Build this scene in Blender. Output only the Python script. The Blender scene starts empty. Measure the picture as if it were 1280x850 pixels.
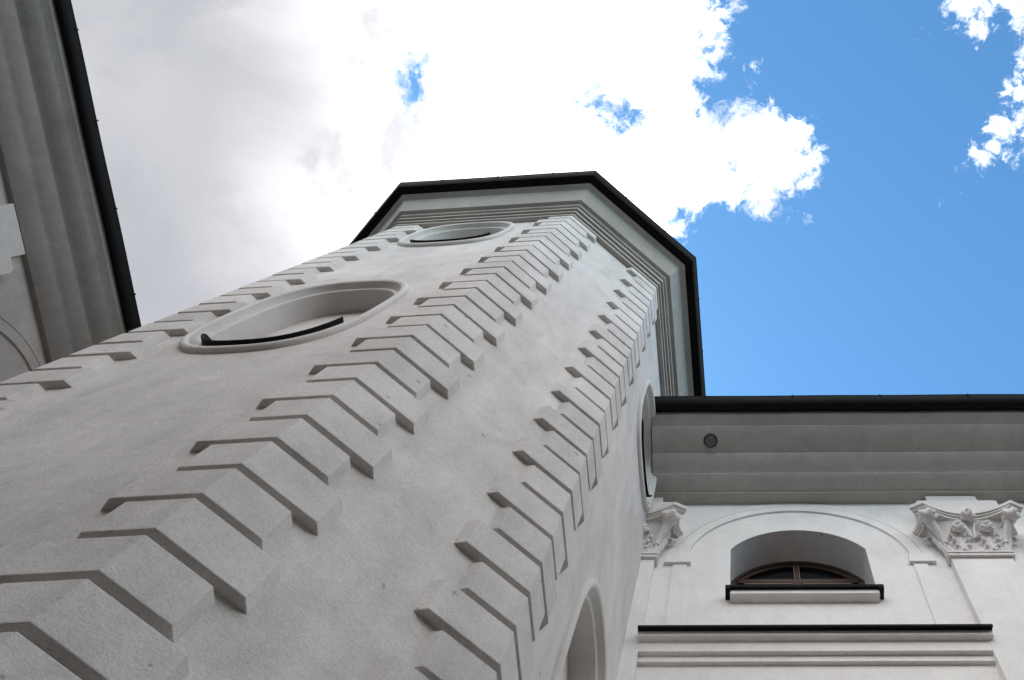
import bpy, bmesh, math, random
from mathutils import Vector, Matrix
from mathutils.geometry import tessellate_polygon
random.seed(7)
S = bpy.context.scene
COL = S.collection
PI = math.pi

# ------------------------------------------------------------------ camera
EYE = 1.6                                            # eye height above the paving
cam = bpy.data.cameras.new('camera')
cam.sensor_width = 36.0
cam.lens = 1150.0 / 1280.0 * 36.0
cam.shift_x = -(910.26 - 640.0) / 1280.0             # the photograph is an off-centre crop
cam.shift_y = -(425.0 - 303.93) / 1280.0
cam.clip_start = 0.05
cam.clip_end = 5000.0
co = bpy.data.objects.new('camera', cam)
COL.objects.link(co)
right = Vector((0.9980662, -0.0613318, 0.0101122))
up = Vector((-0.0621598, -0.9847708, 0.1623658))
fwd = Vector((0.0, 0.1626803, 0.9866788))
M = Matrix((right, up, -fwd)).transposed().to_4x4()
M.translation = Vector((0, 0, EYE))
co.matrix_world = M
S.camera = co

# ------------------------------------------------------------------ light
SUN_AZ, SUN_EL = math.radians(128.0), math.radians(52.0)     # behind the stair tower
S.view_settings.view_transform = 'Standard'
S.view_settings.look = 'None'
S.view_settings.gamma = 1.0
S.view_settings.exposure = 1.5
S.view_settings.use_curve_mapping = False
S.cycles.max_bounces = 8
S.cycles.diffuse_bounces = 5

sun = bpy.data.lights.new('sun', 'SUN')
sun.energy = 2.5
sun.angle = math.radians(0.53)
sun.color = (1.0, 0.95, 0.88)
so = bpy.data.objects.new('sun', sun)
COL.objects.link(so)
sd = Vector((math.cos(SUN_EL) * math.cos(SUN_AZ), math.cos(SUN_EL) * math.sin(SUN_AZ), math.sin(SUN_EL)))
so.rotation_euler = sd.to_track_quat('Z', 'Y').to_euler()
so.location = sd * 60


class NT:
    """small node-tree writer"""
    def __init__(s, tree):
        s.t = tree
        tree.nodes.clear()

    def n(s, kind, **kw):
        nd = s.t.nodes.new(kind)
        for k, v in kw.items():
            if k in ('inputs',):
                for a, b in v.items():
                    s.set(nd, a, b)
            else:
                setattr(nd, k, v)
        return nd

    def set(s, nd, key, val):
        sock = nd.inputs[key]
        if isinstance(val, bpy.types.NodeSocket):
            s.t.links.new(val, sock)
        else:
            sock.default_value = val

    def math(s, op, a, b=0.0, clamp=False):
        nd = s.n('ShaderNodeMath', operation=op, use_clamp=clamp)
        s.set(nd, 0, a)
        s.set(nd, 1, b)
        return nd.outputs[0]

    def smooth(s, v, lo, hi, a=0.0, b=1.0):
        nd = s.n('ShaderNodeMapRange', interpolation_type='SMOOTHSTEP')
        s.set(nd, 0, v); s.set(nd, 1, lo); s.set(nd, 2, hi); s.set(nd, 3, a); s.set(nd, 4, b)
        return nd.outputs[0]

    def noise(s, vec, scale, detail=4.0, rough=0.5, dist=0.0, lac=2.0):
        nd = s.n('ShaderNodeTexNoise')
        s.set(nd, 'Vector', vec); s.set(nd, 'Scale', scale); s.set(nd, 'Detail', detail)
        s.set(nd, 'Roughness', rough); s.set(nd, 'Distortion', dist); s.set(nd, 'Lacunarity', lac)
        return nd.outputs[0]

    def mix(s, fac, a, b):
        nd = s.n('ShaderNodeMix', data_type='RGBA')
        s.set(nd, 0, fac); s.set(nd, 6, a); s.set(nd, 7, b)
        return nd.outputs[2]


# ------------------------------------------------------------------ sky with clouds
W = bpy.data.worlds.new('World')
S.world = W
W.use_nodes = True
w = NT(W.node_tree)
sky = w.n('ShaderNodeTexSky', sky_type='NISHITA', sun_disc=False, sun_elevation=SUN_EL,
          sun_rotation=math.radians(90) - SUN_AZ, altitude=600.0, air_density=1.0, dust_density=0.4, ozone_density=2.2)
tc = w.n('ShaderNodeTexCoord')
sep = w.n('ShaderNodeSeparateXYZ')
w.set(sep, 0, tc.outputs['Generated'])
dz = w.math('MAXIMUM', sep.outputs[2], 0.08)
qx = w.math('DIVIDE', sep.outputs[0], dz)            # position on the flat cloud layer overhead
qy = w.math('DIVIDE', sep.outputs[1], dz)
qv = w.n('ShaderNodeCombineXYZ')
w.set(qv, 0, qx); w.set(qv, 1, qy); w.set(qv, 2, 0.37)
qv = qv.outputs[0]


def blob(cx, cy, r, sx=1.0, sy=1.0, rot=0.0):
    """signed distance (positive inside) to an ellipse on the cloud layer"""
    a = w.math('SUBTRACT', qx, cx); b = w.math('SUBTRACT', qy, cy)
    c, s_ = math.cos(rot), math.sin(rot)
    u = w.math('ADD', w.math('MULTIPLY', a, c / sx), w.math('MULTIPLY', b, s_ / sx))
    v = w.math('ADD', w.math('MULTIPLY', a, -s_ / sy), w.math('MULTIPLY', b, c / sy))
    d = w.math('SQRT', w.math('ADD', w.math('MULTIPLY', u, u), w.math('MULTIPLY', v, v)))
    return w.math('SUBTRACT', r, d)


def smax(a, b, k=0.03):
    nd = w.n('ShaderNodeMath', operation='SMOOTH_MAX')
    w.set(nd, 0, a); w.set(nd, 1, b); w.set(nd, 2, k)
    return nd.outputs[0]


masses = [blob(-0.95, -0.05, 0.93), blob(-0.17, 0.045, 0.118), blob(-0.03, 0.045, 0.085), blob(0.045, 0.075, 0.052), blob(0.078, 0.072, 0.030),
          blob(-0.045, 0.085, 0.055), blob(-0.08, -0.20, 0.12), blob(0.005, 0.105, 0.038), blob(0.028, 0.108, 0.022),  blob(0.085, 0.075, 0.022),
          blob(0.36, -0.125, 0.116), blob(0.235, -0.10, 0.042), blob(0.300, -0.055, 0.042),
          blob(0.315, 0.014, 0.024, 1.3, 0.8, -0.75), blob(0.275, 0.042, 0.014, 2.0, 0.7, -0.9),
          blob(-0.7, -1.7, 1.25), blob(1.2, -2.2, 1.0), blob(-1.2, 1.9, 1.2), blob(0.3, -4.2, 2.6), blob(1.85, -0.5, 1.15)]  # last mass: unseen cloud added to whiten the light on the walls
f = masses[0]
for m_ in masses[1:]:
    f = smax(f, m_, 0.02)
for hole in (blob(-0.345, 0.015, 0.008, 0.9, 1.3), blob(-0.120, 0.026, 0.0, 2.2, 0.8, 0.55), blob(-0.012, -0.025, 0.034, 0.9, 1.25),
             blob(-0.012, 0.088, 0.010, 2.6, 0.8, -0.75), blob(0.262, -0.115, 0.016)):
    neg = w.math('MULTIPLY', hole, -1.0)
    f = w.math('MINIMUM', f, w.math('ADD', neg, 0.020))
warp = w.n('ShaderNodeTexNoise')
w.set(warp, 'Vector', qv); w.set(warp, 'Scale', 16.0); w.set(warp, 'Detail', 5.0); w.set(warp, 'Roughness', 0.55)
wv = w.n('ShaderNodeVectorMath', operation='MULTIPLY_ADD')
w.set(wv, 0, warp.outputs[1]); wv.inputs[1].default_value = (0.055, 0.055, 0.055); w.set(wv, 2, qv)
n1 = w.noise(wv.outputs[0], 12.0, 9.0, 0.62, 0.0, 2.1)
n2 = w.noise(wv.outputs[0], 42.0, 8.0, 0.66, 0.4, 2.1)
puff = w.math('ADD', w.math('MULTIPLY', w.math('SUBTRACT', n1, 0.5), 0.21), w.math('MULTIPLY', w.math('SUBTRACT', n2, 0.5), 0.11))
dens = w.math('ADD', w.math('SUBTRACT', f, 0.016), puff)
alpha = w.math('POWER', w.smooth(dens, -0.014, 0.036), 0.85)
# thick cloud lets less light through: grey bellies away from the sun
thick = w.math('MULTIPLY', w.smooth(w.math('ADD', qx, w.math('MULTIPLY', w.math('SUBTRACT', w.noise(qv, 4.5, 5.0, 0.55, 0.5), 0.5), 0.26)), -0.10, -0.62), w.smooth(blob(-0.95, 0.0, 0.80), -0.05, 0.3))
n3 = w.noise(qv, 3.2, 4.0, 0.5, 0.3)
belly = w.math('MULTIPLY', thick, w.smooth(n3, 0.2, 0.8, 0.90, 1.0), True)
bright = w.mix(w.smooth(w.noise(qv, 7.0, 7.0, 0.6, 0.4), 0.34, 0.56), (5.2, 5.25, 5.4, 1), (11.5, 11.5, 11.5, 1))
cloud = w.mix(w.math('POWER', belly, 0.6), bright, (1.90, 1.94, 2.10, 1))
tint = w.n('ShaderNodeVectorMath', operation='MULTIPLY')
w.set(tint, 0, sky.outputs[0]); tint.inputs[1].default_value = (0.55, 0.915, 1.0)
col = w.mix(alpha, tint.outputs[0], cloud)
bg = w.n('ShaderNodeBackground')
w.set(bg, 0, col)
w.set(bg, 1, 0.10)
out = w.n('ShaderNodeOutputWorld')
w.t.links.new(bg.outputs[0], out.inputs[0])


# ------------------------------------------------------------------ materials
def new_mat(name):
    m = bpy.data.materials.new(name)
    m.use_nodes = True
    t = NT(m.node_tree)
    b = t.n('ShaderNodeBsdfPrincipled')
    o = t.n('ShaderNodeOutputMaterial')
    t.t.links.new(b.outputs[0], o.inputs[0])
    tc_ = t.n('ShaderNodeTexCoord')
    return m, t, b, tc_.outputs['Object']


def plaster(name, base, grain=1.0, stain=1.0, seed=0.0, vary=0.0, pits=0.775):
    """lime-washed render: sandy grain, float marks, soft rain streaks"""
    m, t, b, vec = new_mat(name)
    mp = t.n('ShaderNodeMapping')
    t.set(mp, 0, vec); mp.inputs[1].default_value = (seed, seed * .7, seed * .3)
    v = mp.outputs[0]
    st = t.n('ShaderNodeMapping')
    t.set(st, 0, v); st.inputs[3].default_value = (1.0, 1.0, 0.16)
    big = t.noise(v, 0.9, 5.0, 0.6, 0.6)
    blot = t.noise(v, 2.6, 7.0, 0.66, 0.9)
    streak = t.noise(st.outputs[0], 5.0, 5.0, 0.6, 0.3)
    sand = t.noise(v, 75.0, 4.0, 0.8)
    speck = t.noise(v, 34.0, 4.0, 0.7)
    k = t.math('ADD', 1.0, t.math('MULTIPLY', t.math('SUBTRACT', big, 0.5), 0.42 * stain))
    k = t.math('ADD', k, t.math('MULTIPLY', t.math('SUBTRACT', blot, 0.5), 0.36 * stain))
    k = t.math('ADD', k, t.math('MULTIPLY', t.math('SUBTRACT', streak, 0.5), 0.26 * stain))
    k = t.math('ADD', k, t.math('MULTIPLY', t.math('SUBTRACT', sand, 0.5), 0.34 * grain))
    k = t.math('ADD', k, t.math('MULTIPLY', t.math('SUBTRACT', speck, 0.5), 0.12 * grain))
    if vary:                                     # each block was floated on its own and weathered a little differently
        oi = t.n('ShaderNodeObjectInfo')
        k = t.math('ADD', k, t.math('MULTIPLY', t.math('SUBTRACT', oi.outputs['Random'], 0.5), vary))
    vm = t.n('ShaderNodeVectorMath', operation='SCALE')
    vm.inputs[0].default_value = base
    t.set(vm, 3, k)
    # a few dark pits
    pit = t.smooth(t.noise(v, 9.0, 2.0, 0.4), pits, pits + 0.025)
    dark = t.mix(t.math('MULTIPLY', pit, 0.5), vm.outputs[0], (0.16, 0.15, 0.135, 1))
    t.set(b, 'Base Color', dark)
    b.inputs['Roughness'].default_value = 0.92
    b.inputs['Specular IOR Level'].default_value = 0.15
    h = t.math('ADD', t.math('MULTIPLY', sand, 0.005 * grain), t.math('MULTIPLY', t.noise(v, 22.0, 4.0, 0.6), 0.006))
    h = t.math('ADD', h, t.math('MULTIPLY', t.noise(v, 3.5, 3.0, 0.5), 0.018))
    bp = t.n('ShaderNodeBump')
    bp.inputs['Strength'].default_value = 0.7
    bp.inputs['Distance'].default_value = 1.0
    t.set(bp, 'Height', h)
    t.set(b, 'Normal', bp.outputs[0])
    return m


def metal(name, base, rough=0.45, spec=0.4):
    m, t, b, v = new_mat(name)
    n = t.noise(v, 6.0, 5.0, 0.65, 0.5)
    g = t.noise(v, 60.0, 3.0, 0.6)
    k = t.math('ADD', 0.55, t.math('ADD', t.math('MULTIPLY', n, 0.7), t.math('MULTIPLY', g, 0.25)))
    vm = t.n('ShaderNodeVectorMath', operation='SCALE')
    vm.inputs[0].default_value = base
    t.set(vm, 3, k)
    t.set(b, 'Base Color', vm.outputs[0])
    t.set(b, 'Roughness', t.math('ADD', rough - 0.1, t.math('MULTIPLY', n, 0.25)))
    b.inputs['Specular IOR Level'].default_value = spec
    bp = t.n('ShaderNodeBump')
    bp.inputs['Strength'].default_value = 0.3
    bp.inputs['Distance'].default_value = 0.02
    t.set(bp, 'Height', n)
    t.set(b, 'Normal', bp.outputs[0])
    return m


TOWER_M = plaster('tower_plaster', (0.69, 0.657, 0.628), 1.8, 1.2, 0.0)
QUOIN_M = plaster('quoin_plaster', (0.68, 0.646, 0.616), 1.9, 1.1, 3.1, 0.14, 0.735)
TRIM_M = plaster('trim_plaster', (0.67, 0.640, 0.612), 0.7, 0.7, 5.7)
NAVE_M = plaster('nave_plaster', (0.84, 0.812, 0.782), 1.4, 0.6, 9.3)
CORN_M = plaster('shade_toned_cornice', (0.46, 0.428, 0.395), 2.0, 0.9, 13.9)  # darkened so that soffit shade sits in the colour
STUCCO_M = plaster('capital_stucco', (0.74, 0.70, 0.67), 0.35, 0.6, 17.2)
METAL_M = metal('dark_sheet_metal', (0.007, 0.0065, 0.0065), 0.65, 0.12)
ROOF_M = metal('roof_sheet', (0.05, 0.045, 0.042), 0.5, 0.3)
GLASS_M, t_, b_, v_ = new_mat('window_glass')
b_.inputs['Base Color'].default_value = (0.012, 0.014, 0.017, 1)
b_.inputs['Roughness'].default_value = 0.08
bp_ = t_.n('ShaderNodeBump'); bp_.inputs['Strength'].default_value = 0.08
t_.set(bp_, 'Height', t_.noise(v_, 2.5, 2.0)); t_.set(b_, 'Normal', bp_.outputs[0])
WOOD_M, t_, b_, v_ = new_mat('stained_wood')
mp_ = t_.n('ShaderNodeMapping'); t_.set(mp_, 0, v_); mp_.inputs[3].default_value = (3.0, 3.0, 3.0)
t_.set(b_, 'Base Color', t_.mix(t_.noise(mp_.outputs[0], 6.0, 6.0, 0.6, 1.5), (0.040, 0.021, 0.014, 1), (0.105, 0.052, 0.032, 1)))
b_.inputs['Roughness'].default_value = 0.55
GROUND_M, t_, b_, v_ = new_mat('courtyard_gravel')
g1 = t_.noise(v_, 0.25, 5.0, 0.6); g2 = t_.noise(v_, 30.0, 5.0, 0.7)
t_.set(b_, 'Base Color', t_.mix(t_.math('ADD', t_.math('MULTIPLY', g1, 0.5), t_.math('MULTIPLY', g2, 0.5)), (0.022, 0.020, 0.018, 1), (0.055, 0.051, 0.046, 1)))
b_.inputs['Roughness'].default_value = 0.95
bp_ = t_.n('ShaderNodeBump'); bp_.inputs['Strength'].default_value = 0.5; bp_.inputs['Distance'].default_value = 0.03
t_.set(bp_, 'Height', g2); t_.set(b_, 'Normal', bp_.outputs[0])


# ------------------------------------------------------------------ mesh helpers
def link(name, verts, faces, mat, parent=None, smooth=None, bevel=0.0):
    """one mesh object from world-space verts (eye-relative heights), parented to its thing or part"""
    bm = bmesh.new()
    vs = [bm.verts.new((v[0], v[1], v[2] + EYE)) for v in verts]
    for fc in faces:
        try:
            bm.faces.new([vs[i] for i in fc])
        except ValueError:
            pass
    bmesh.ops.remove_doubles(bm, verts=bm.verts, dist=1e-5)
    bmesh.ops.recalc_face_normals(bm, faces=bm.faces)
    if bevel:
        ed = [e for e in bm.edges if len(e.link_faces) == 2 and e.calc_face_angle(0) > 0.5]
        bmesh.ops.bevel(bm, geom=ed, offset=bevel, segments=2, affect='EDGES', profile=0.6)
    root = parent
    off = Vector((0, 0, 0))
    while root is not None:
        off += root.location
        root = root.parent
    bmesh.ops.translate(bm, verts=bm.verts, vec=-off)
    me = bpy.data.meshes.new(name)
    if smooth is not None:
        for fc in bm.faces:
            fc.smooth = True
        for e in bm.edges:
            if len(e.link_faces) == 2 and e.calc_face_angle(0) > smooth:
                e.smooth = False
    bm.to_mesh(me)
    bm.free()
    me.materials.append(mat)
    o = bpy.data.objects.new(name, me)
    COL.objects.link(o)
    if parent is not None:
        o.parent = parent
    return o


def thing(name, label, cat, loc):
    o = bpy.data.objects.new(name, None)
    o.empty_display_size = 0.3
    o.location = loc
    COL.objects.link(o)
    o['label'] = label
    o['category'] = cat
    return o


class Geo:
    """collects verts and faces for one mesh"""
    def __init__(s):
        s.v, s.f = [], []

    def grid(s, rows, close_u=False, close_v=False):
        n0 = len(s.v); nr = len(rows); nc = len(rows[0])
        for r in rows:
            s.v += [tuple(p) for p in r]
        for i in range(nr if close_u else nr - 1):
            for j in range(nc if close_v else nc - 1):
                a = n0 + i * nc + j; b = n0 + i * nc + (j + 1) % nc
                c = n0 + ((i + 1) % nr) * nc + (j + 1) % nc; d = n0 + ((i + 1) % nr) * nc + j
                s.f.append((a, b, c, d))
        return s

    def poly(s, pts):
        n0 = len(s.v)
        s.v += [tuple(p) for p in pts]
        s.f.append(tuple(range(n0, n0 + len(pts))))
        return s

    def tess(s, F, loops, off):
        """flat sheet with holes on a facade frame; loops are lists of (u, z)"""
        tri = tessellate_polygon([[Vector((a, b, 0)) for a, b in lp] for lp in loops])
        flat = [p for lp in loops for p in lp]
        n0 = len(s.v)
        s.v += [F(a, b, off) for a, b in flat]
        s.f += [tuple(n0 + i for i in t) for t in tri]
        return s

    def box(s, F, u0, u1, z0, z1, o0, o1):
        P = [F(u, z, o) for o in (o0, o1) for z in (z0, z1) for u in (u0, u1)]
        n0 = len(s.v)
        s.v += P
        s.f += [tuple(n0 + i for i in q) for q in ((0, 1, 3, 2), (4, 6, 7, 5), (0, 4, 5, 1), (2, 3, 7, 6), (0, 2, 6, 4), (1, 5, 7, 3))]
        return s


def frame(o, n):
    """facade frame: u runs left to right seen from outside, off is distance out of the wall"""
    ux, uy = -n[1], n[0]
    return lambda u, z, off=0.0: (o[0] + ux * u + n[0] * off, o[1] + uy * u + n[1] * off, z)


def sweep(F, prof, u0, u1, seg=1, cap=True, skew=0.0):
    """run a profile [(off, z)] along a facade; closes it against the wall"""
    g = Geo()
    rows = [[F(u0 + (u1 - u0) * i / seg + (skew * o if i == 0 else 0.0), z, o) for o, z in prof] for i in range(seg + 1)]
    g.grid(rows)
    if cap:
        g.poly(rows[0]); g.poly(rows[-1][::-1])
    return g


def merge(a, b):
    n0 = len(a.v)
    a.v += b.v
    a.f += [tuple(n0 + i for i in fc) for fc in b.f]


GROUND = -EYE
# ------------------------------------------------------------------ ground
g = Geo().poly([(-400, -400, GROUND), (400, -400, GROUND), (400, 400, GROUND), (-400, 400, GROUND)])
go = link('ground', g.v, g.f, GROUND_M)
go['kind'] = 'structure'
go['label'] = 'dark cobbled ground of the courtyard'

# ------------------------------------------------------------------ frames
TH = -2.4803969
PHI = -0.0715347
NT_ = [Vector((math.cos(TH + PI / 4 * k), math.sin(TH + PI / 4 * k))) for k in range(8)]
LA, LB = 2.66, 1.654                         # wide and narrow sides of the octagon (over the quoins)
V2 = Vector((-2.34500361, 1.96895682))       # corner between the two facing sides
uA = Vector((-NT_[1].y, NT_[1].x))
CEN = V2 - uA * (LA / 2) - NT_[1] * ((LB * math.sqrt(2) + LA) / 2)
AP = [((LA * math.sqrt(2) + LB) / 2 if k % 2 == 0 else (LB * math.sqrt(2) + LA) / 2) for k in range(8)]


def octo(off, z):
    """octagon of the tower pushed out by off, as 8 corners; corner k lies between side k-1 and side k"""
    pts = []
    for k in range(8):
        n1_, n2_ = NT_[k - 1], NT_[k]
        a1, a2 = AP[k - 1] + off, AP[k] + off
        det = n1_.x * n2_.y - n1_.y * n2_.x
        pts.append((CEN.x + (a1 * n2_.y - a2 * n1_.y) / det, CEN.y + (n1_.x * a2 - n2_.x * a1) / det, z))
    return pts


Q0 = [Vector(p[:2]) for p in octo(0, 0)]
T = 0.06                                     # quoins stand 6 cm proud of the tower wall


def side(k):                                 # frame on the plane of the quoin faces of side k; u=0 at its left corner
    return frame(Q0[k], NT_[k])


FA, FB, FC = side(1), side(2), side(3)
P4 = Vector((-0.71711838, 5.56548892))
FN = frame(P4, (math.sin(PHI), -math.cos(PHI)))
aL = math.radians(80.3)
FL = frame((-9.0653676, 3.29286), (math.sin(aL), -math.cos(aL)))

# ================================================================== stair tower
tower = thing('stair_tower', 'tall white octagonal stair tower with stepped corner blocks and oval blind windows', 'tower',
              (CEN.x, CEN.y, 0.0))
WALL_TOP = 14.0


def oval(cu, cz, a, b, rise, s=0.0, n=30):
    """upright oval with straight flanks and elliptical ends, inset by s, counter-clockwise from the lower right"""
    hs = b - rise
    aa, rr = a - s, rise - s
    e = 0.74
    pts = []
    for i in range(n + 1):
        t = PI * i / n
        c, d = math.cos(t), math.sin(t)
        pts.append((cu + aa * math.copysign(abs(c) ** e, c), cz + hs + rr * d ** e))
    for i in range(n + 1):
        t = PI + PI * i / n
        c, d = math.cos(t), math.sin(t)
        pts.append((cu + aa * math.copysign(abs(c) ** e, c), cz - hs - rr * abs(d) ** e))
    return pts


RIM = [(0.0, -0.01), (0.0, 0.020), (0.005, 0.034), (0.018, 0.046), (0.036, 0.050), (0.052, 0.047), (0.060, 0.040), (0.066, 0.038),
       (0.070, 0.020), (0.078, -0.005), (0.092, -0.028), (0.110, -0.038), (0.118, -0.040), (0.119, -0.026), (0.130, -0.026), (0.140, -0.032), (0.143, -0.045), (0.146, -0.28)]
OVALS = {1: [(1.235, 8.04, 0.725, 1.275, 1.22), (1.226, 12.65, 0.715, 0.95, 0.90)],
         3: [(1.60, 11.40, 0.74, 0.93, 0.88), (1.60, 6.03, 0.72, 1.265, 1.20)]}

g = Geo()
low, high = octo(-T, GROUND), octo(-T, WALL_TOP)
for k in range(8):
    Lk = (Vector(low[(k + 1) % 8][:2]) - Vector(low[k][:2])).length
    Fk = frame(Vector(low[k][:2]), NT_[k])
    du = (Q0[k] - Vector(low[k][:2])).dot(Vector((-NT_[k].y, NT_[k].x)))
    loops = [[(0, GROUND), (Lk, GROUND), (Lk, WALL_TOP), (0, WALL_TOP)]]
    for (cu, cz, a, b, r) in OVALS.get(k, []):
        loops.append(oval(cu + du, cz, a, b, r, 0.040)[::-1])
    g.tess(Fk, loops, 0.0)
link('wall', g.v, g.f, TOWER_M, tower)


def oval_window(F, cu, cz, a, b, rise):
    rows = [[F(u, z, -T + h) for u, z in oval(cu, cz, a, b, rise, s_)] for s_, h in RIM]
    g_ = Geo().grid(rows, close_v=True)
    fr = link('oval_window', g_.v, g_.f, TRIM_M, tower, smooth=0.7)
    # blind back of the niche
    g_ = Geo().tess(F, [oval(cu, cz, a, b, rise, 0.14)], -T - 0.262)
    link('blind_panel', g_.v, g_.f, TRIM_M, fr)
    # bent sheet-metal flashing lining the lower half of the opening
    lo = oval(cu, cz, a, b, rise, 0.150)
    lo = [p for p in lo[len(lo) // 2:] if p[1] < cz - b * 0.34]
    hs = cz - b * 0.34 - 0.0
    pass
    inn = oval(cu, cz, a, b, rise, 0.158)
    inn = [p for p in inn[len(inn) // 2:] if p[1] < cz - b * 0.34][:len(lo)]
    lo = lo[:len(inn)]
    g_ = Geo()
    n = len(lo)
    rows = []
    for i in range(n):
        # the tongue at the lower-left end is cut to a point, the other end is cut square
        fr_ = 0.062 if i > 4 else (-0.17, -0.05, 0.02, 0.05, 0.06)[i]
        rows.append([F(*lo[i], -T - 0.20), F(*lo[i], -T + fr_), F(*inn[i], -T + fr_), F(*inn[i], -T - 0.20)])
    g_.grid(rows, close_v=True)
    g_.poly(rows[0]); g_.poly(rows[-1][::-1])
    link('metal_flashing', g_.v, g_.f, METAL_M, fr, smooth=0.6)
    return fr


for k, lst in OVALS.items():
    for args in lst:
        oval_window(side(k), *args)

# ---- quoins: every chevron block wraps its corner
PITCHQ, HQ, Z_Q = 0.3485, 0.293, 3.268
TOPQ = 13.60


def quoin_geo(k, i, g_):
    """block i on the corner between side k-1 and side k"""
    z0 = Z_Q + PITCHQ * i
    z1 = min(z0 + HQ, TOPQ)
    if z1 - z0 < 0.08:
        return False
    odd = i % 2
    lw, sw = (0.475, 0.345), (0.44, 0.325)
    if k == 1:   ll, lr = (0.46 if odd else 0.34), (0.345 if odd else 0.475)
    elif k == 2: ll, lr = (0.325 if odd else 0.44), (0.475 if odd else 0.345)
    else:        ll, lr = (0.475 if odd else 0.345), (0.315 if odd else 0.41)
    j = lambda s_: random.uniform(-s_, s_)
    ll += j(.006); lr += j(.006); z0 += j(.004); z1 += j(.004)
    tt = T + j(.002)
    c = Q0[k]
    nl, nr = NT_[k - 1], NT_[k]
    ul, ur = Vector((nl.y, -nl.x)), Vector((-nr.y, nr.x))       # away from the corner
    det = nl.x * nr.y - nl.y * nr.x
    d = Vector(((nr.y - nl.y) / det, (nl.x - nr.x) / det))     # moving out by 1 on both sides
    cc = c + d * (tt - T)
    ci = c - d * (T + 0.03)
    sp = 0.052                                   # the ends are splayed towards the wall
    path = [c + ul * ll + nl * (tt - T), cc, c + ur * lr + nr * (tt - T), c + ur * (lr + sp) - nr * T, c + ur * (lr + sp) - nr * (T + .03),
            ci, c + ul * (ll + sp) - nl * (T + .03), c + ul * (ll + sp) - nl * T]
    n0 = len(g_.v)
    for z in (z0, z1):
        g_.v += [(p.x, p.y, z) for p in path]
    n = 8
    g_.f += [tuple(n0 + q for q in range(n)), tuple(n0 + n + q for q in range(n))[::-1]]
    g_.f += [(n0 + q, n0 + (q + 1) % n, n0 + n + (q + 1) % n, n0 + n + q) for q in range(n)]
    return True


rest = Geo()
for k, lowest in ((2, -3), (3, 2), (1, 4)):
    for i in range(-13, 31):
        if i >= lowest:
            g = Geo()
            if quoin_geo(k, i, g):
                link('quoin_block', g.v, g.f, QUOIN_M, tower, bevel=0.006)
        else:
            quoin_geo(k, i, rest)
for i in range(-13, 31):
    quoin_geo(0, i, rest)
ro = link('lower_quoin_blocks', rest.v, rest.f, QUOIN_M, tower)
ro['kind'] = 'stuff'


def ring_sweep(prof, closed=False):
    g_ = Geo()
    g_.grid([octo(o, z) for o, z in prof], close_u=closed, close_v=True)
    return g_


def arc(o0, z0, o1, z1, n=6, convex=True):
    """quarter curve from (o0,z0) to (o1,z1), bulging down and out (ovolo) or hollow (cavetto)"""
    r = []
    for i in range(n + 1):
        t = PI / 2 * i / n
        if convex:
            r.append((o0 + (o1 - o0) * math.sin(t), z0 + (z1 - z0) * (1 - math.cos(t))))
        else:
            r.append((o0 + (o1 - o0) * (1 - math.cos(t)), z0 + (z1 - z0) * math.sin(t)))
    return r


prof = [(-0.08, 13.58), (0.015, 13.58), (0.015, 13.66), (0.0, 13.665), (0.0, 13.71), (0.04, 13.715), (0.04, 13.80), (0.028, 13.805), (0.028, 13.83),
        (0.075, 13.835), (0.075, 13.93), (0.062, 13.935), (0.062, 13.955)] + arc(0.075, 13.955, 0.115, 13.99) + \
       [(0.118, 14.02), (0.175, 14.03), (0.182, 14.05)] + [(0.235, 14.19), (0.300, 14.375)] + \
       [(0.312, 14.38), (0.314, 14.398), (0.390, 14.43), (0.390, 14.6), (-0.1, 14.6)]
g = ring_sweep(prof)
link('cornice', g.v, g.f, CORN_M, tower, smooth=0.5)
# half-round gutter with rolled lip
cg, zg, rg = 0.475, 14.60, 0.085
gp = [(0.385, 14.62), (0.383, 14.452), (0.395, 14.438), (0.47, 14.435), (0.515, 14.45), (0.545, 14.49), (0.558, 14.54), (0.560, 14.61),
      (0.570, 14.612), (0.572, 14.625), (0.562, 14.632), (0.550, 14.622), (0.547, 14.55), (0.53, 14.50), (0.50, 14.465), (0.46, 14.455), (0.40, 14.46), (0.398, 14.62)]
g = ring_sweep(gp)
gut = link('gutter', g.v, g.f, METAL_M, tower, smooth=0.6)
for k in range(8):
    Fk = side(k)
    Lk = LB if k % 2 == 0 else LA
    for i in range(3 if k % 2 else 2):
        u = Lk * (i + 0.5) / (3 if k % 2 else 2)
        g = Geo().box(Fk, u - 0.010, u + 0.010, zg - 0.02, zg + 0.034, cg + rg - 0.03, cg + rg + 0.018)
        link('gutter_clip', g.v, g.f, METAL_M, gut)
g = Geo()
g.grid([octo(0.44, 14.58), octo(0.42, 14.66), octo(-0.9, 15.7), octo(-2.3, 17.2)], close_v=True)
g.poly(octo(-2.3, 17.2))
g.poly(octo(0.44, 14.58))
link('roof', g.v, g.f, ROOF_M, tower)

# ================================================================== wings
def soft(o0, z0, o1, z1, k=0.35):
    q = arc(o0, z0, o1, z1, 6)
    r = []
    for i, (o, z) in enumerate(q):
        t = i / 6.0
        t = 0.5 * (t + (math.sin(PI / 2 * t)))
        lo_, lz_ = o0 + (o1 - o0) * t, z0 + (z1 - z0) * t
        r.append((lo_ * (1 - k) + o * k, lz_ * (1 - k) + z * k))
    return r


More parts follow.
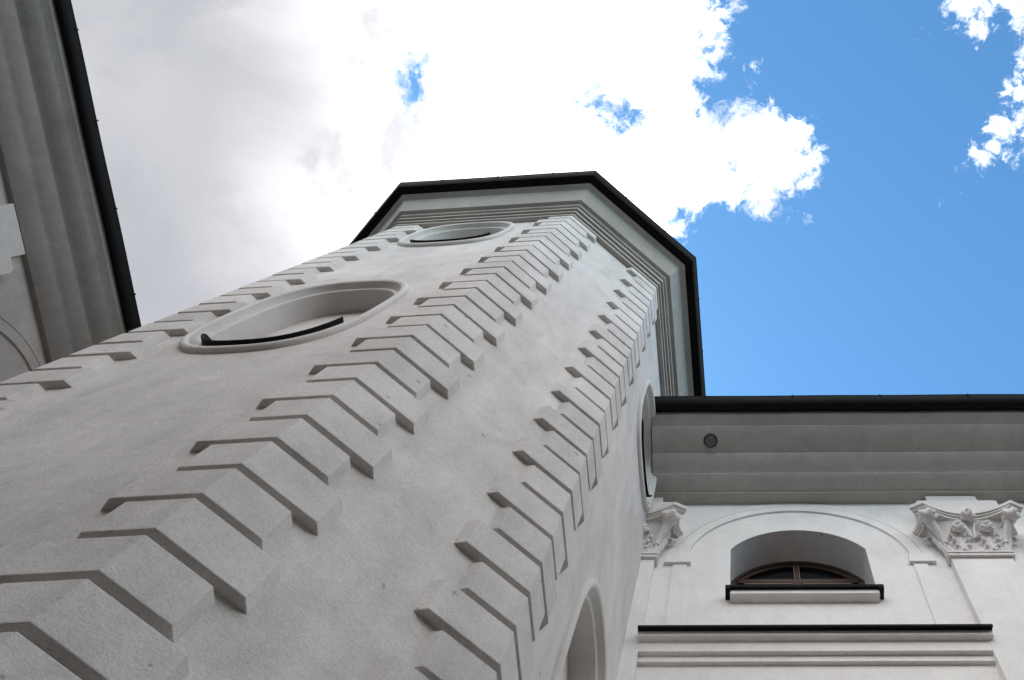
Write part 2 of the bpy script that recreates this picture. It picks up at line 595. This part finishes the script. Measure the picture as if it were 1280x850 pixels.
LPROF = [(0.0, 11.69), (0.10, 11.695)] + soft(0.12, 11.70, 0.33, 11.965) + [(0.335, 11.975)] + \
        soft(0.34, 11.985, 0.51, 12.235) + [(0.515, 12.25)] + soft(0.525, 12.262, 0.80, 12.495) + \
        [(0.805, 12.505), (0.92, 12.60), (0.93, 12.80), (-0.2, 12.80)]
NPROF = [(0.0, 11.69), (0.165, 11.695), (0.165, 11.715)] + soft(0.172, 11.715, 0.38, 11.83, 0.25) + [(0.382, 11.842)] + \
        soft(0.385, 11.845, 0.60, 11.995, 0.3) + [(0.602, 12.012)] + soft(0.61, 12.015, 0.92, 12.185, 0.3) + \
        [(0.924, 12.20), (1.06, 12.27), (1.08, 12.42), (-0.2, 12.42)]
HALF = 1.6                                   # outer radius of the moulded arch


def bay_opening(cu):
    """outline of the segment-headed window opening"""
    x, zs, zt, zb = 0.82, 10.45, 10.944, 9.39
    h = zt - zs
    R = (x * x + h * h) / (2 * h)
    c = zt - R
    a0 = math.asin(min(1.0, x / R))
    pts = [(cu - x, zb), (cu + x, zb)]
    for i in range(25):
        a = a0 - 2 * a0 * i / 24
        pts.append((cu + R * math.sin(a), c + R * math.cos(a)))
    return pts


def lunette(cu, s):
    """window line inside the opening, inset by s, from springing to springing"""
    x, zs, zt = 0.82 - s, 10.45, 10.944 - s
    h = zt - zs
    R = (x * x + h * h) / (2 * h)
    a0 = math.asin(min(1.0, x / R))
    return [(cu + R * math.sin(a0 - 2 * a0 * i / 24), zt - R + R * math.cos(a0 - 2 * a0 * i / 24)) for i in range(25)]


def window(F, par, cu):
    op = bay_opening(cu)
    D = 0.42
    g_ = Geo().grid([[F(u, z, 0.0) for u, z in op[1:] + op[:1]], [F(u, z, -0.56) for u, z in op[1:] + op[:1]]])
    g_.poly([F(op[0][0], op[0][1], 0), F(op[1][0], op[1][1], 0), F(op[1][0], op[1][1], -0.56), F(op[0][0], op[0][1], -0.56)])
    w_ = link('window', g_.v, g_.f, NAVE_M, par, smooth=0.6)
    # wooden frame: curved head, sides, bottom rail, transom
    fr = Geo()
    outer = [(cu + 0.80, 9.45)] + lunette(cu, 0.006) + [(cu - 0.80, 9.45)]
    inner = [(cu + 0.755, 9.45)] + lunette(cu, 0.05) + [(cu - 0.755, 9.45)]
    inner2 = [(cu + 0.725, 9.45)] + lunette(cu, 0.08) + [(cu - 0.725, 9.45)]
    fr.grid([[F(u, z, -0.55) for u, z in outer], [F(u, z, -D) for u, z in outer], [F(u, z, -D) for u, z in inner],
             [F(u, z, -D - 0.022) for u, z in inner], [F(u, z, -D - 0.03) for u, z in inner2], [F(u, z, -D - 0.06) for u, z in inner2]])
    fr.box(F, cu - 0.74, cu + 0.74, 10.445, 10.525, -0.53, -D - 0.012)
    fr.box(F, cu - 0.03, cu + 0.03, 10.526, 10.88, -0.52, -D - 0.018)
    fr.box(F, cu - 0.010, cu + 0.010, 10.526, 10.86, -0.50, -D - 0.004)
    fr.box(F, cu - 0.05, cu + 0.05, 9.46, 10.444, -0.53, -D - 0.015)
    link('frame', fr.v, fr.f, WOOD_M, w_, smooth=0.6)
    for s_ in (-1, 1):
        lt = lunette(cu, 0.10)
        half = [p for p in lt if (p[0] - cu) * s_ >= -1e-6 and p[1] > 10.46]
        if s_ > 0:
            half = [(cu + 0.02, 10.455), (half[0][0], 10.455)] + half[:-1] + [(cu + 0.02, half[-1][1])]
        else:
            half = [(cu - 0.02, half[0][1])] + half[1:] + [(half[-1][0], 10.455), (cu - 0.02, 10.455)]
        pane = Geo().poly([F(u, z, -0.485) for u, z in half])
        link('pane', pane.v, pane.f, GLASS_M, w_)
        pane = Geo().poly([F(u, z, -0.485) for u, z in ((cu + s_ * 0.04, 9.46), (cu + s_ * 0.71, 9.46), (cu + s_ * 0.71, 10.45), (cu + s_ * 0.04, 10.45))])
        link('pane', pane.v, pane.f, GLASS_M, w_)
    # thin light glazing beads round the two upper lights
    bd = Geo()
    a_, b_2 = lunette(cu, 0.085), lunette(cu, 0.097)
    a_, b_2 = [p for p in a_ if p[1] > 10.54], [p for p in b_2 if p[1] > 10.54]
    n = min(len(a_), len(b_2))
    bd.grid([[F(u, z, -D - 0.028) for u, z in a_[:n]], [F(u, z, -D - 0.024) for u, z in b_2[:n]]])
    bd.box(F, cu - 0.036, cu - 0.028, 10.528, 10.84, -0.47, -D - 0.012)
    bd.box(F, cu + 0.028, cu + 0.036, 10.528, 10.84, -0.47, -D - 0.012)
    bd.box(F, cu - 0.66, cu - 0.06, 10.402, 10.418, -0.5, -D - 0.006)
    bd.box(F, cu + 0.06, cu + 0.66, 10.402, 10.418, -0.5, -D - 0.006)
    link('glazing_bead', bd.v, bd.f, BEAD_M, w_)
    # sill: plaster block and its metal flashing
    g_ = sweep(F, [(-0.02, 9.255), (0.085, 9.262), (0.105, 9.275), (0.105, 9.345), (-0.02, 9.36)], cu - 0.815, cu + 0.815)
    link('sill', g_.v, g_.f, NAVE_M, w_, smooth=0.5)
    g_ = sweep(F, [(-0.55, 9.462), (-0.55, 9.450), (0.0, 9.37), (0.115, 9.347), (0.145, 9.342), (0.15, 9.375), (0.0, 9.40)], cu - 0.815, cu + 0.815)
    g_.box(F, cu - 0.868, cu - 0.813, 9.318, 9.385, -0.02, 0.145)
    g_.box(F, cu + 0.813, cu + 0.868, 9.318, 9.385, -0.02, 0.145)
    link('sill_flashing', g_.v, g_.f, METAL_M, w_)
    return w_


BEAD_M = plaster('aged_bead_paint', (0.30, 0.24, 0.22), 0.3, 0.4, 2.0)


def moulded_arch(F, par, cu):
    """flat stepped archivolt on plinths with thin jamb strips"""
    zs = 10.10
    g_ = Geo()
    n = 48
    # radii and relief of the archivolt
    prof_ = [(1.60, -0.01), (1.60, 0.010), (1.50, 0.013), (1.499, 0.001), (1.484, 0.001), (1.483, 0.018), (1.335, 0.025), (1.335, -0.01)]
    rows = []
    for i in range(n + 1):
        t = PI * i / n
        rows.append([F(cu + r * math.cos(t), zs + 0.14 + (r - 0.05) * math.sin(t) if False else zs + 0.06 + (r - 0.06 * (r / 1.6)) * math.sin(t), h) for r, h in prof_])
    g_.grid(rows)
    for s_ in (-1, 1):
        a, b = sorted((cu + s_ * 1.285, cu + s_ * 1.60))
        g_.box(F, a, b, zs - 0.03, zs + 0.062, -0.01, 0.048)
        a, b = sorted((cu + s_ * 1.30, cu + s_ * 1.585))
        g_.box(F, a, b, zs + 0.0625, zs + 0.16, -0.01, 0.040)
        a, b = sorted((cu + s_ * 1.33, cu + s_ * 1.495))
        g_.box(F, a, b, 8.48, zs - 0.028, -0.01, 0.020)
    return link('arch_moulding', g_.v, g_.f, NAVE_M, par, smooth=0.35)


def ledge(F, par, u0, u1):
    g_ = sweep(F, [(-0.01, 8.15), (0.045, 8.152), (0.045, 8.24), (0.095, 8.242), (0.095, 8.40), (0.165, 8.402), (0.165, 8.475), (-0.01, 8.48)], u0, u1)
    o = link('string_course', g_.v, g_.f, NAVE_M, par)
    g_ = sweep(F, [(-0.01, 8.482), (0.185, 8.468), (0.222, 8.448), (0.228, 8.448), (0.226, 8.482), (0.19, 8.52), (-0.01, 8.545)], u0 - 0.008, u1 + 0.008)
    link('flashing', g_.v, g_.f, METAL_M, o)


def leaf(F, cu, z0, z1, o0, wid, reach, curl, lean=0.0, lobes=4):
    """acanthus leaf: scalloped strip with a raised rib whose tip rolls outward and down"""
    g_ = Geo()
    n, m_ = 22, 10
    spine = []
    H = z1 - z0
    for i in range(n + 1):
        t = i / n
        if t < 0.68:
            q = t / 0.68
            spine.append((lean * q, o0 + 0.045 * q * q * reach / 0.15, z0 + H * q * 0.93))
        else:
            a = PI * 1.25 * (t - 0.68) / 0.32
            spine.append((lean * (1 + 0.12 * (t - .68) / .32), o0 + 0.045 * reach / 0.15 + curl * (1 - math.cos(a)) , z0 + H * 0.93 + curl * 0.75 * math.sin(a)))
    front, back = [], []
    for i in range(n + 1):
        t = i / n
        sw = wid * (0.62 + 0.55 * math.sin(PI * min(1, t * 1.05)) ** 0.8) * (1.0 if t < 0.72 else max(0.35, 1 - (t - 0.72) / 0.28 * 0.55))
        sc = 0.80 + 0.20 * abs(math.sin(lobes * PI * t))
        fr_, bk_ = [], []
        for j in range(m_ + 1):
            x = -1 + 2 * j / m_
            rel = 0.030 * (1 - abs(x)) ** 1.5 + 0.016 * math.cos(x * PI * 3.0 + (1.2 if i % 4 < 2 else 0)) * (abs(x) > .15) - 0.030 * x * x
            u = cu + spine[i][0] + x * sw * sc
            if t < 0.70:
                fr_.append(F(u, spine[i][2], spine[i][1] + rel + 0.02))
                bk_.append(F(u, spine[i][2], spine[i][1] - 0.03))
            else:
                fr_.append(F(u, spine[i][2] + 0.010 * (1 - abs(x)), spine[i][1] + rel * 0.5 + 0.018))
                bk_.append(F(u, spine[i][2] - 0.035, spine[i][1] - 0.012))
        front.append(fr_); back.append(bk_)
    rows = [f_ + b_k[::-1] for f_, b_k in zip(front, back)]
    g_.grid(rows, close_v=True)
    g_.poly(rows[0]); g_.poly(rows[-1][::-1])
    return g_


def ball(F, cu, cz, co_, ru, rz, ro_, g_, seg=12, lob=0):
    rows = []
    for i in range(seg // 2 + 1):
        th = PI * i / (seg // 2)
        row = []
        for j in range(seg):
            ph = 2 * PI * j / seg
            k = 1 + (0.24 * math.cos(lob * ph) if lob else 0) * math.sin(th)
            row.append(F(cu + ru * k * math.sin(th) * math.cos(ph), cz + rz * math.cos(th), co_ + ro_ * k * math.sin(th) * math.sin(ph)))
        rows.append(row)
    g_.grid(rows, close_v=True)


def spiral(F, cu, cz, o, rad, thick, sgn, g_, turns=1.6):
    """volute scroll lying in the facade plane"""
    rows = []
    n = 40
    for i in range(n + 1):
        t = i / n
        a = turns * 2 * PI * t
        r = rad * (1 - 0.85 * t)
        c = (cu + sgn * r * math.cos(a + PI * .5), cz + r * math.sin(a + PI * .5))
        w2 = thick * (1 - 0.45 * t)
        row = []
        for q in range(6):
            b_a = 2 * PI * q / 6
            row.append(F(c[0] + sgn * w2 * math.cos(b_a) * math.cos(a + PI * .5), c[1] + w2 * math.cos(b_a) * math.sin(a + PI * .5), o + 1.2 * w2 * math.sin(b_a)))
        rows.append(row)
    g_.grid(rows, close_v=True)
    g_.poly(rows[0]); g_.poly(rows[-1][::-1])


def capital(F, par, cu):
    HW = 0.36
    F0 = F
    F = lambda u, z, o=0.0: F0(u, z if z < 10.131 else 10.131 + (z - 10.131) * 0.64, o * 0.92)
    # necking ring
    ring = Geo()
    for (z0, z1, e, o) in ((10.035, 10.075, 0.030, 0.150), (10.077, 10.092, 0.012, 0.128), (10.094, 10.13, 0.034, 0.158)):
        ring.box(F, cu - HW - e, cu + HW + e, z0, z1, -0.01, o)
    cap = link('capital', ring.v, ring.f, STUCCO_M, par, bevel=0.006)
    # bell
    g_ = Geo()
    rows = []
    for i in range(13):
        t = i / 12
        z = 10.13 + 0.98 * t
        hw = 0.335 + 0.02 * t + 0.15 * t ** 3
        of = 0.115 + 0.01 * t + 0.12 * t ** 3
        rows.append([F(cu - hw, z, -0.01), F(cu - hw, z, of * .82), F(cu - hw * .9, z, of), F(cu + hw * .9, z, of), F(cu + hw, z, of * .82), F(cu + hw, z, -0.01)])
    g_.grid(rows)
    link('bell', g_.v, g_.f, STUCCO_M, cap, smooth=0.9)
    # abacus: hollow front and sides, clipped corners, three fillets
    def ab(hw, oc, om, e):
        pts = []
        n = 14
        pts.append((cu - hw - 0.02, -0.01))
        for i in range(7):
            t = i / 6
            pts.append((cu - hw - 0.02 + 0.10 * math.sin(PI * t) * (1 - .4 * t) - 0.06 * t, 0.02 + (oc - 0.10) * t))
        for i in range(n + 1):
            t = -1 + 2 * i / n
            pts.append((cu + (hw - 0.085) * t, om + (oc - om) * t * t))
        for i in range(7):
            t = 1 - i / 6
            pts.append((cu + hw + 0.02 - 0.10 * math.sin(PI * t) * (1 - .4 * t) + 0.06 * t, 0.02 + (oc - 0.10) * t))
        pts.append((cu + hw + 0.02, -0.01))
        return pts
    g_ = Geo()
    lev = [(11.10, 0.575, 0.395, 0.235), (11.145, 0.585, 0.405, 0.245), (11.15, 0.605, 0.43, 0.268), (11.185, 0.61, 0.435, 0.272), (11.19, 0.63, 0.46, 0.298), (11.27, 0.64, 0.47, 0.305)]
    rows = [[F(u, z, o) for u, o in ab(hw, oc, om, 0)] for z, hw, oc, om in lev]
    g_.grid(rows)
    g_.poly(rows[0][::-1]); g_.poly(rows[-1])
    link('abacus', g_.v, g_.f, STUCCO_M, cap, smooth=0.45)
    # leaves
    for s_ in (-1, 1):
        lf = leaf(F, cu + s_ * 0.175, 10.14, 10.72, 0.135, 0.115, 0.15, 0.085)
        ball(F, cu + s_ * 0.175, 10.645, 0.285, 0.078, 0.085, 0.062, lf, 18, 5)
        for s3 in (-1, 1):                       # drooping side lobes of the leaf
            ball(F, cu + s_ * 0.175 + s3 * 0.085, 10.42, 0.20, 0.030, 0.055, 0.035, lf, 10, 3)
            ball(F, cu + s_ * 0.175 + s3 * 0.070, 10.27, 0.175, 0.026, 0.045, 0.028, lf, 10, 3)
            ball(F, cu + s_ * 0.175 + s3 * 0.115, 10.60, 0.20, 0.022, 0.075, 0.03, lf, 10, 3)
        link('leaf', lf.v, lf.f, STUCCO_M, cap, smooth=1.2)
        lf = leaf(F, cu + s_ * 0.33, 10.16, 10.98, 0.10, 0.075, 0.22, 0.07, lean=s_ * 0.11, lobes=6)
        link('leaf', lf.v, lf.f, STUCCO_M, cap, smooth=1.2)
        # leaf on the flank of the pilaster
        Fs = lambda u, z, o, s2=s_: F(cu + s2 * (0.24 + o), z, 0.075 + u * 0.55)
        lf = leaf(Fs, 0.0, 10.14, 10.80, 0.11, 0.11, 0.2, 0.075)
        link('leaf', lf.v, lf.f, STUCCO_M, cap, smooth=1.2)
        # corner volute
        vo = Geo()
        ball(F, cu + s_ * 0.515, 10.98, 0.345, 0.115, 0.13, 0.10, vo, 18, 5)
        spiral(F, cu + s_ * 0.50, 10.985, 0.40, 0.085, 0.020, s_, vo)
        rows = []
        for i in range(13):                       # stalk sweeping up under the corner
            t = i / 12
            c = (cu + s_ * (0.36 + 0.17 * t ** 1.6), 10.42 + 0.56 * t, 0.14 + 0.20 * t ** 1.8)
            rr = 0.035 + 0.035 * t
            rows.append([F(c[0] + rr * math.cos(q * PI / 4), c[1], c[2] + rr * math.sin(q * PI / 4)) for q in range(8)])
        vo.grid(rows, close_v=True)
        vo.poly(rows[0]); vo.poly(rows[-1][::-1])
        link('volute', vo.v, vo.f, STUCCO_M, cap, smooth=1.0)
        # small inner scroll and stem
        vo = Geo()
        spiral(F, cu + s_ * 0.13, 10.93, 0.235, 0.075, 0.018, -s_, vo, 1.4)
        rows = []
        for i in range(9):
            t = i / 8
            rows.append([F(cu + s_ * (0.02 + 0.05 * t * t) + 0.016 * math.cos(q * PI / 3), 10.55 + 0.42 * t, 0.175 + 0.055 * t + 0.016 * math.sin(q * PI / 3)) for q in range(6)])
        vo.grid(rows, close_v=True)
        vo.poly(rows[0]); vo.poly(rows[-1][::-1])
        link('scroll', vo.v, vo.f, STUCCO_M, cap, smooth=1.0)
    # flower on the abacus
    fl = Geo()
    ball(F, cu, 11.10, 0.315, 0.085, 0.13, 0.085, fl, 20, 5)
    ball(F, cu, 11.10, 0.385, 0.035, 0.035, 0.03, fl, 10)
    link('flower', fl.v, fl.f, STUCCO_M, cap, smooth=1.0)
    # impost blocks under the cornice
    g_ = Geo()
    g_.box(F0, cu - 0.52, cu + 0.52, 10.862, 11.34, -0.01, 0.20)
    g_.box(F0, cu - 0.50, cu + 0.50, 11.342, 11.385, -0.01, 0.185)
    g_.box(F0, cu - 0.335, cu + 0.335, 11.387, 11.688, -0.01, 0.11)
    link('impost_block', g_.v, g_.f, STUCCO_M, cap, bevel=0.008)


def wing(name, label, F, cu_list, pil_list, u0, u1, osc, zsc, depth, eave_u, PROF, OG, ZG, cap_sc, spans, skew):
    global NAVE_M, STUCCO_M, CORN_M
    t = thing(name, label, 'church wing', (F(0, 0)[0], F(0, 0)[1], 0.0))
    g_ = Geo()
    loops = [[(u0, GROUND), (u1, GROUND), (u1, 12.35), (u0, 12.35)]] + [bay_opening(c)[::-1] for c in cu_list]
    g_.tess(F, loops, 0.0)
    for (a, b) in (((u0, 0), (u0, -depth)), ((u0, -depth), (u1, -depth)), ((u1, -depth), (u1, 0))):
        g_.poly([F(a[0], GROUND, a[1]), F(b[0], GROUND, b[1]), F(b[0], 12.35, b[1]), F(a[0], 12.35, a[1])])
    link('wall', g_.v, g_.f, NAVE_M, t)
    pr = [(o * osc, 11.69 + (z - 11.69) * zsc) for o, z in PROF]
    g_ = sweep(F, pr, spans[0][0], u1, 40, True, skew)
    for a, b in spans[1:]:
        merge(g_, sweep(F, pr, a, b, 4))
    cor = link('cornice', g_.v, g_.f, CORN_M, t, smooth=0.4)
    oc, zc = OG * osc, 11.69 + (ZG - 11.69) * zsc
    rr, dd = 0.105 * min(1, osc * 1.25), 0.15
    gp_ = [(oc - rr, zc + 0.03)] + [(oc - rr * math.cos(a), zc - dd * math.sin(a)) for a in [PI * i / 12 for i in range(13)]] + \
          [(oc + rr + .01, zc + .015), (oc + rr, zc + .028), (oc + rr - .014, zc + .015)] + \
          [(oc + (rr - .014) * math.cos(a), zc - (dd - .014) * math.sin(a)) for a in [PI * i / 12 for i in range(1, 12)]]
    n = 60
    rows = [[F(eave_u[0] + (eave_u[1] - eave_u[0]) * i / n, z + 0.006 * math.sin(i * 0.7), o) for o, z in gp_] for i in range(n + 1)]
    gg = Geo().grid(rows)
    gg.poly(rows[0]); gg.poly(rows[-1][::-1])
    for a, b in spans[1:]:
        gg.grid([[F(a, z, o) for o, z in gp_], [F(b, z, o) for o, z in gp_]])
    gu = link('gutter', gg.v, gg.f, METAL_M, t, smooth=0.6)
    u = eave_u[0] + 0.75
    while u < eave_u[1]:
        cl = Geo().box(F, u - 0.011, u + 0.011, zc - 0.02, zc + 0.037, oc + rr - 0.04, oc + rr + 0.013)
        link('gutter_clip', cl.v, cl.f, METAL_M, gu)
        u += 1.23
    e0, ez = oc - 0.02, zc + 0.02
    rf = Geo()
    rf.grid([[F(u0, 12.0 if False else ez - 0.06, e0), F(u0, ez + 0.02, e0), F(u0, ez + 3.4, -depth / 2), F(u0, ez + 0.02, -depth - e0), F(u0, ez - 0.06, -depth - e0)],
             [F(u1, ez - 0.06, e0), F(u1, ez + 0.02, e0), F(u1, ez + 3.4, -depth / 2), F(u1, ez + 0.02, -depth - e0), F(u1, ez - 0.06, -depth - e0)]], close_v=True)
    rf.poly(rf.v[:5]); rf.poly(rf.v[5:10])
    link('roof', rf.v, rf.f, ROOF_M, t)
    for c in cu_list:
        moulded_arch(F, t, c)
        window(F, t, c)
    for p in pil_list:
        g_ = Geo().box(F, p - 0.36, p + 0.36, GROUND - 0.3, 10.033, -0.01, 0.10)
        link('pilaster', g_.v, g_.f, NAVE_M, t, bevel=0.006)
        capital(lambda u, z, o=0.0: F(u, z, o * cap_sc), t, p)
    ps = sorted(pil_list)
    for a, b in zip(ps[:-1], ps[1:]):
        ledge(F, t, a + 0.345, b - 0.315)
    return t, cor


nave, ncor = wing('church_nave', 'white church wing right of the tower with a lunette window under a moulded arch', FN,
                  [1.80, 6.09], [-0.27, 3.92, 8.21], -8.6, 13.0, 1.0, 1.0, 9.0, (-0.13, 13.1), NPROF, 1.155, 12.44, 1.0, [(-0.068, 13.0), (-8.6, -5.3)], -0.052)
NAVE_M = plaster('greyed_shade_plaster', (0.40, 0.355, 0.325), 1.8, 1.2, 25.0)  # greyer plaster, darkened further to put shade into its colour
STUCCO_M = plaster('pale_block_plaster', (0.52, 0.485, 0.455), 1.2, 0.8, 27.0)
CORN_M = plaster('greyed_shade_cornice', (0.275, 0.245, 0.225), 1.8, 1.2, 29.0)  # wing cornice, with its soffit shade put into the tone
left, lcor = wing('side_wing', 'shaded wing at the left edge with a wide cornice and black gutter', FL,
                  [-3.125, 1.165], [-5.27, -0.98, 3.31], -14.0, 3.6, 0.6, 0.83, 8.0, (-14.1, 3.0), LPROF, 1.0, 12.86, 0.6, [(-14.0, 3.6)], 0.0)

# ---- unseen ranges, added behind and right of the viewer to shade the walls
g = Geo()
FR = frame((-9.0, -9.5), (0.05, 1.0))
BLOCKER_M = plaster('dark_blocker_plaster', (0.11, 0.095, 0.078), 1.0, 1.2, 21.0)  # kept dark so the added ranges bounce little light
for (u0_, u1_, o_) in ((-6.0, 26.0, 0.0),):
    g.box(FR, -24.0, 6.0, GROUND - 0.3, 9.4, -8.0, 0.0)
    g.box(FR, -27.0, -19.5, GROUND - 0.3, 9.3, -8.2, 12.0)
link('added_shade_range', g.v, g.f, BLOCKER_M, left)
g = Geo()
sec = [(0.5, 9.35), (0.5, 9.45), (-4.0, 12.6), (-8.5, 9.45), (-8.5, 9.35)]
g.grid([[FR(-24.5, z, o) for o, z in sec], [FR(6.5, z, o) for o, z in sec]], close_v=True)
g.poly(g.v[:5]); g.poly(g.v[5:10])
sec2 = [(-27.4, 9.36), (-27.4, 9.46), (-23.25, 12.4), (-19.1, 9.46), (-19.1, 9.36)]
n_ = len(g.v)
g.grid([[FR(u, z, -4.0) for u, z in sec2], [FR(u, z, 12.4) for u, z in sec2]], close_v=True)
g.poly(g.v[n_:n_ + 5]); g.poly(g.v[n_ + 5:n_ + 10])
link('added_shade_range_roof', g.v, g.f, ROOF_M, left)

# ---- round vent set in the nave cornice
g = Geo()
vu, vz, vo = 0.70, 12.075, 0.755
n = 28
nrm = Vector((0.48, -0.88))                       # local out / up of the sloping soffit
def vent_pt(r, a, h):
    x = r * math.cos(a); y = r * math.sin(a)
    return FN(vu + x, vz + y * 0.48 + h * nrm.y, vo + y * 0.88 + h * nrm.x)
prof_v = [(0.098, -0.05), (0.098, 0.012), (0.088, 0.02), (0.074, 0.016), (0.07, 0.0)]
g.grid([[vent_pt(r, 2 * PI * i / n, h) for i in range(n)] for r, h in prof_v], close_v=True)
VENT_M = metal('grey_vent_metal', (0.06, 0.057, 0.054), 0.6, 0.3)
v1_ = link('round_vent', g.v, g.f, VENT_M, nave, smooth=0.6)
g = Geo().poly([vent_pt(0.072, 2 * PI * i / n, 0.001) for i in range(n)])
link('vent_hole', g.v, g.f, VENT_M, v1_)
g = Geo()
for i in range(-2, 3):
    x = i * 0.026
    h = math.sqrt(0.072 ** 2 - x * x)
    for (ca, sa) in ((math.cos(.5), math.sin(.5)), (-math.sin(.5), math.cos(.5))):
        pts = []
        for (dx, dy) in ((-.004, -h), (.004, -h), (.004, h), (-.004, h)):
            X = (x + dx) * ca - dy * sa; Y = (x + dx) * sa + dy * ca
            pts.append(FN(vu + X, vz + Y * 0.48 + 0.008 * nrm.y, vo + Y * 0.88 + 0.008 * nrm.x))
        g.poly(pts)
VG_M = metal('pale_vent_mesh', (0.28, 0.27, 0.25), 0.6, 0.3)
link('vent_grille', g.v, g.f, VG_M, v1_)
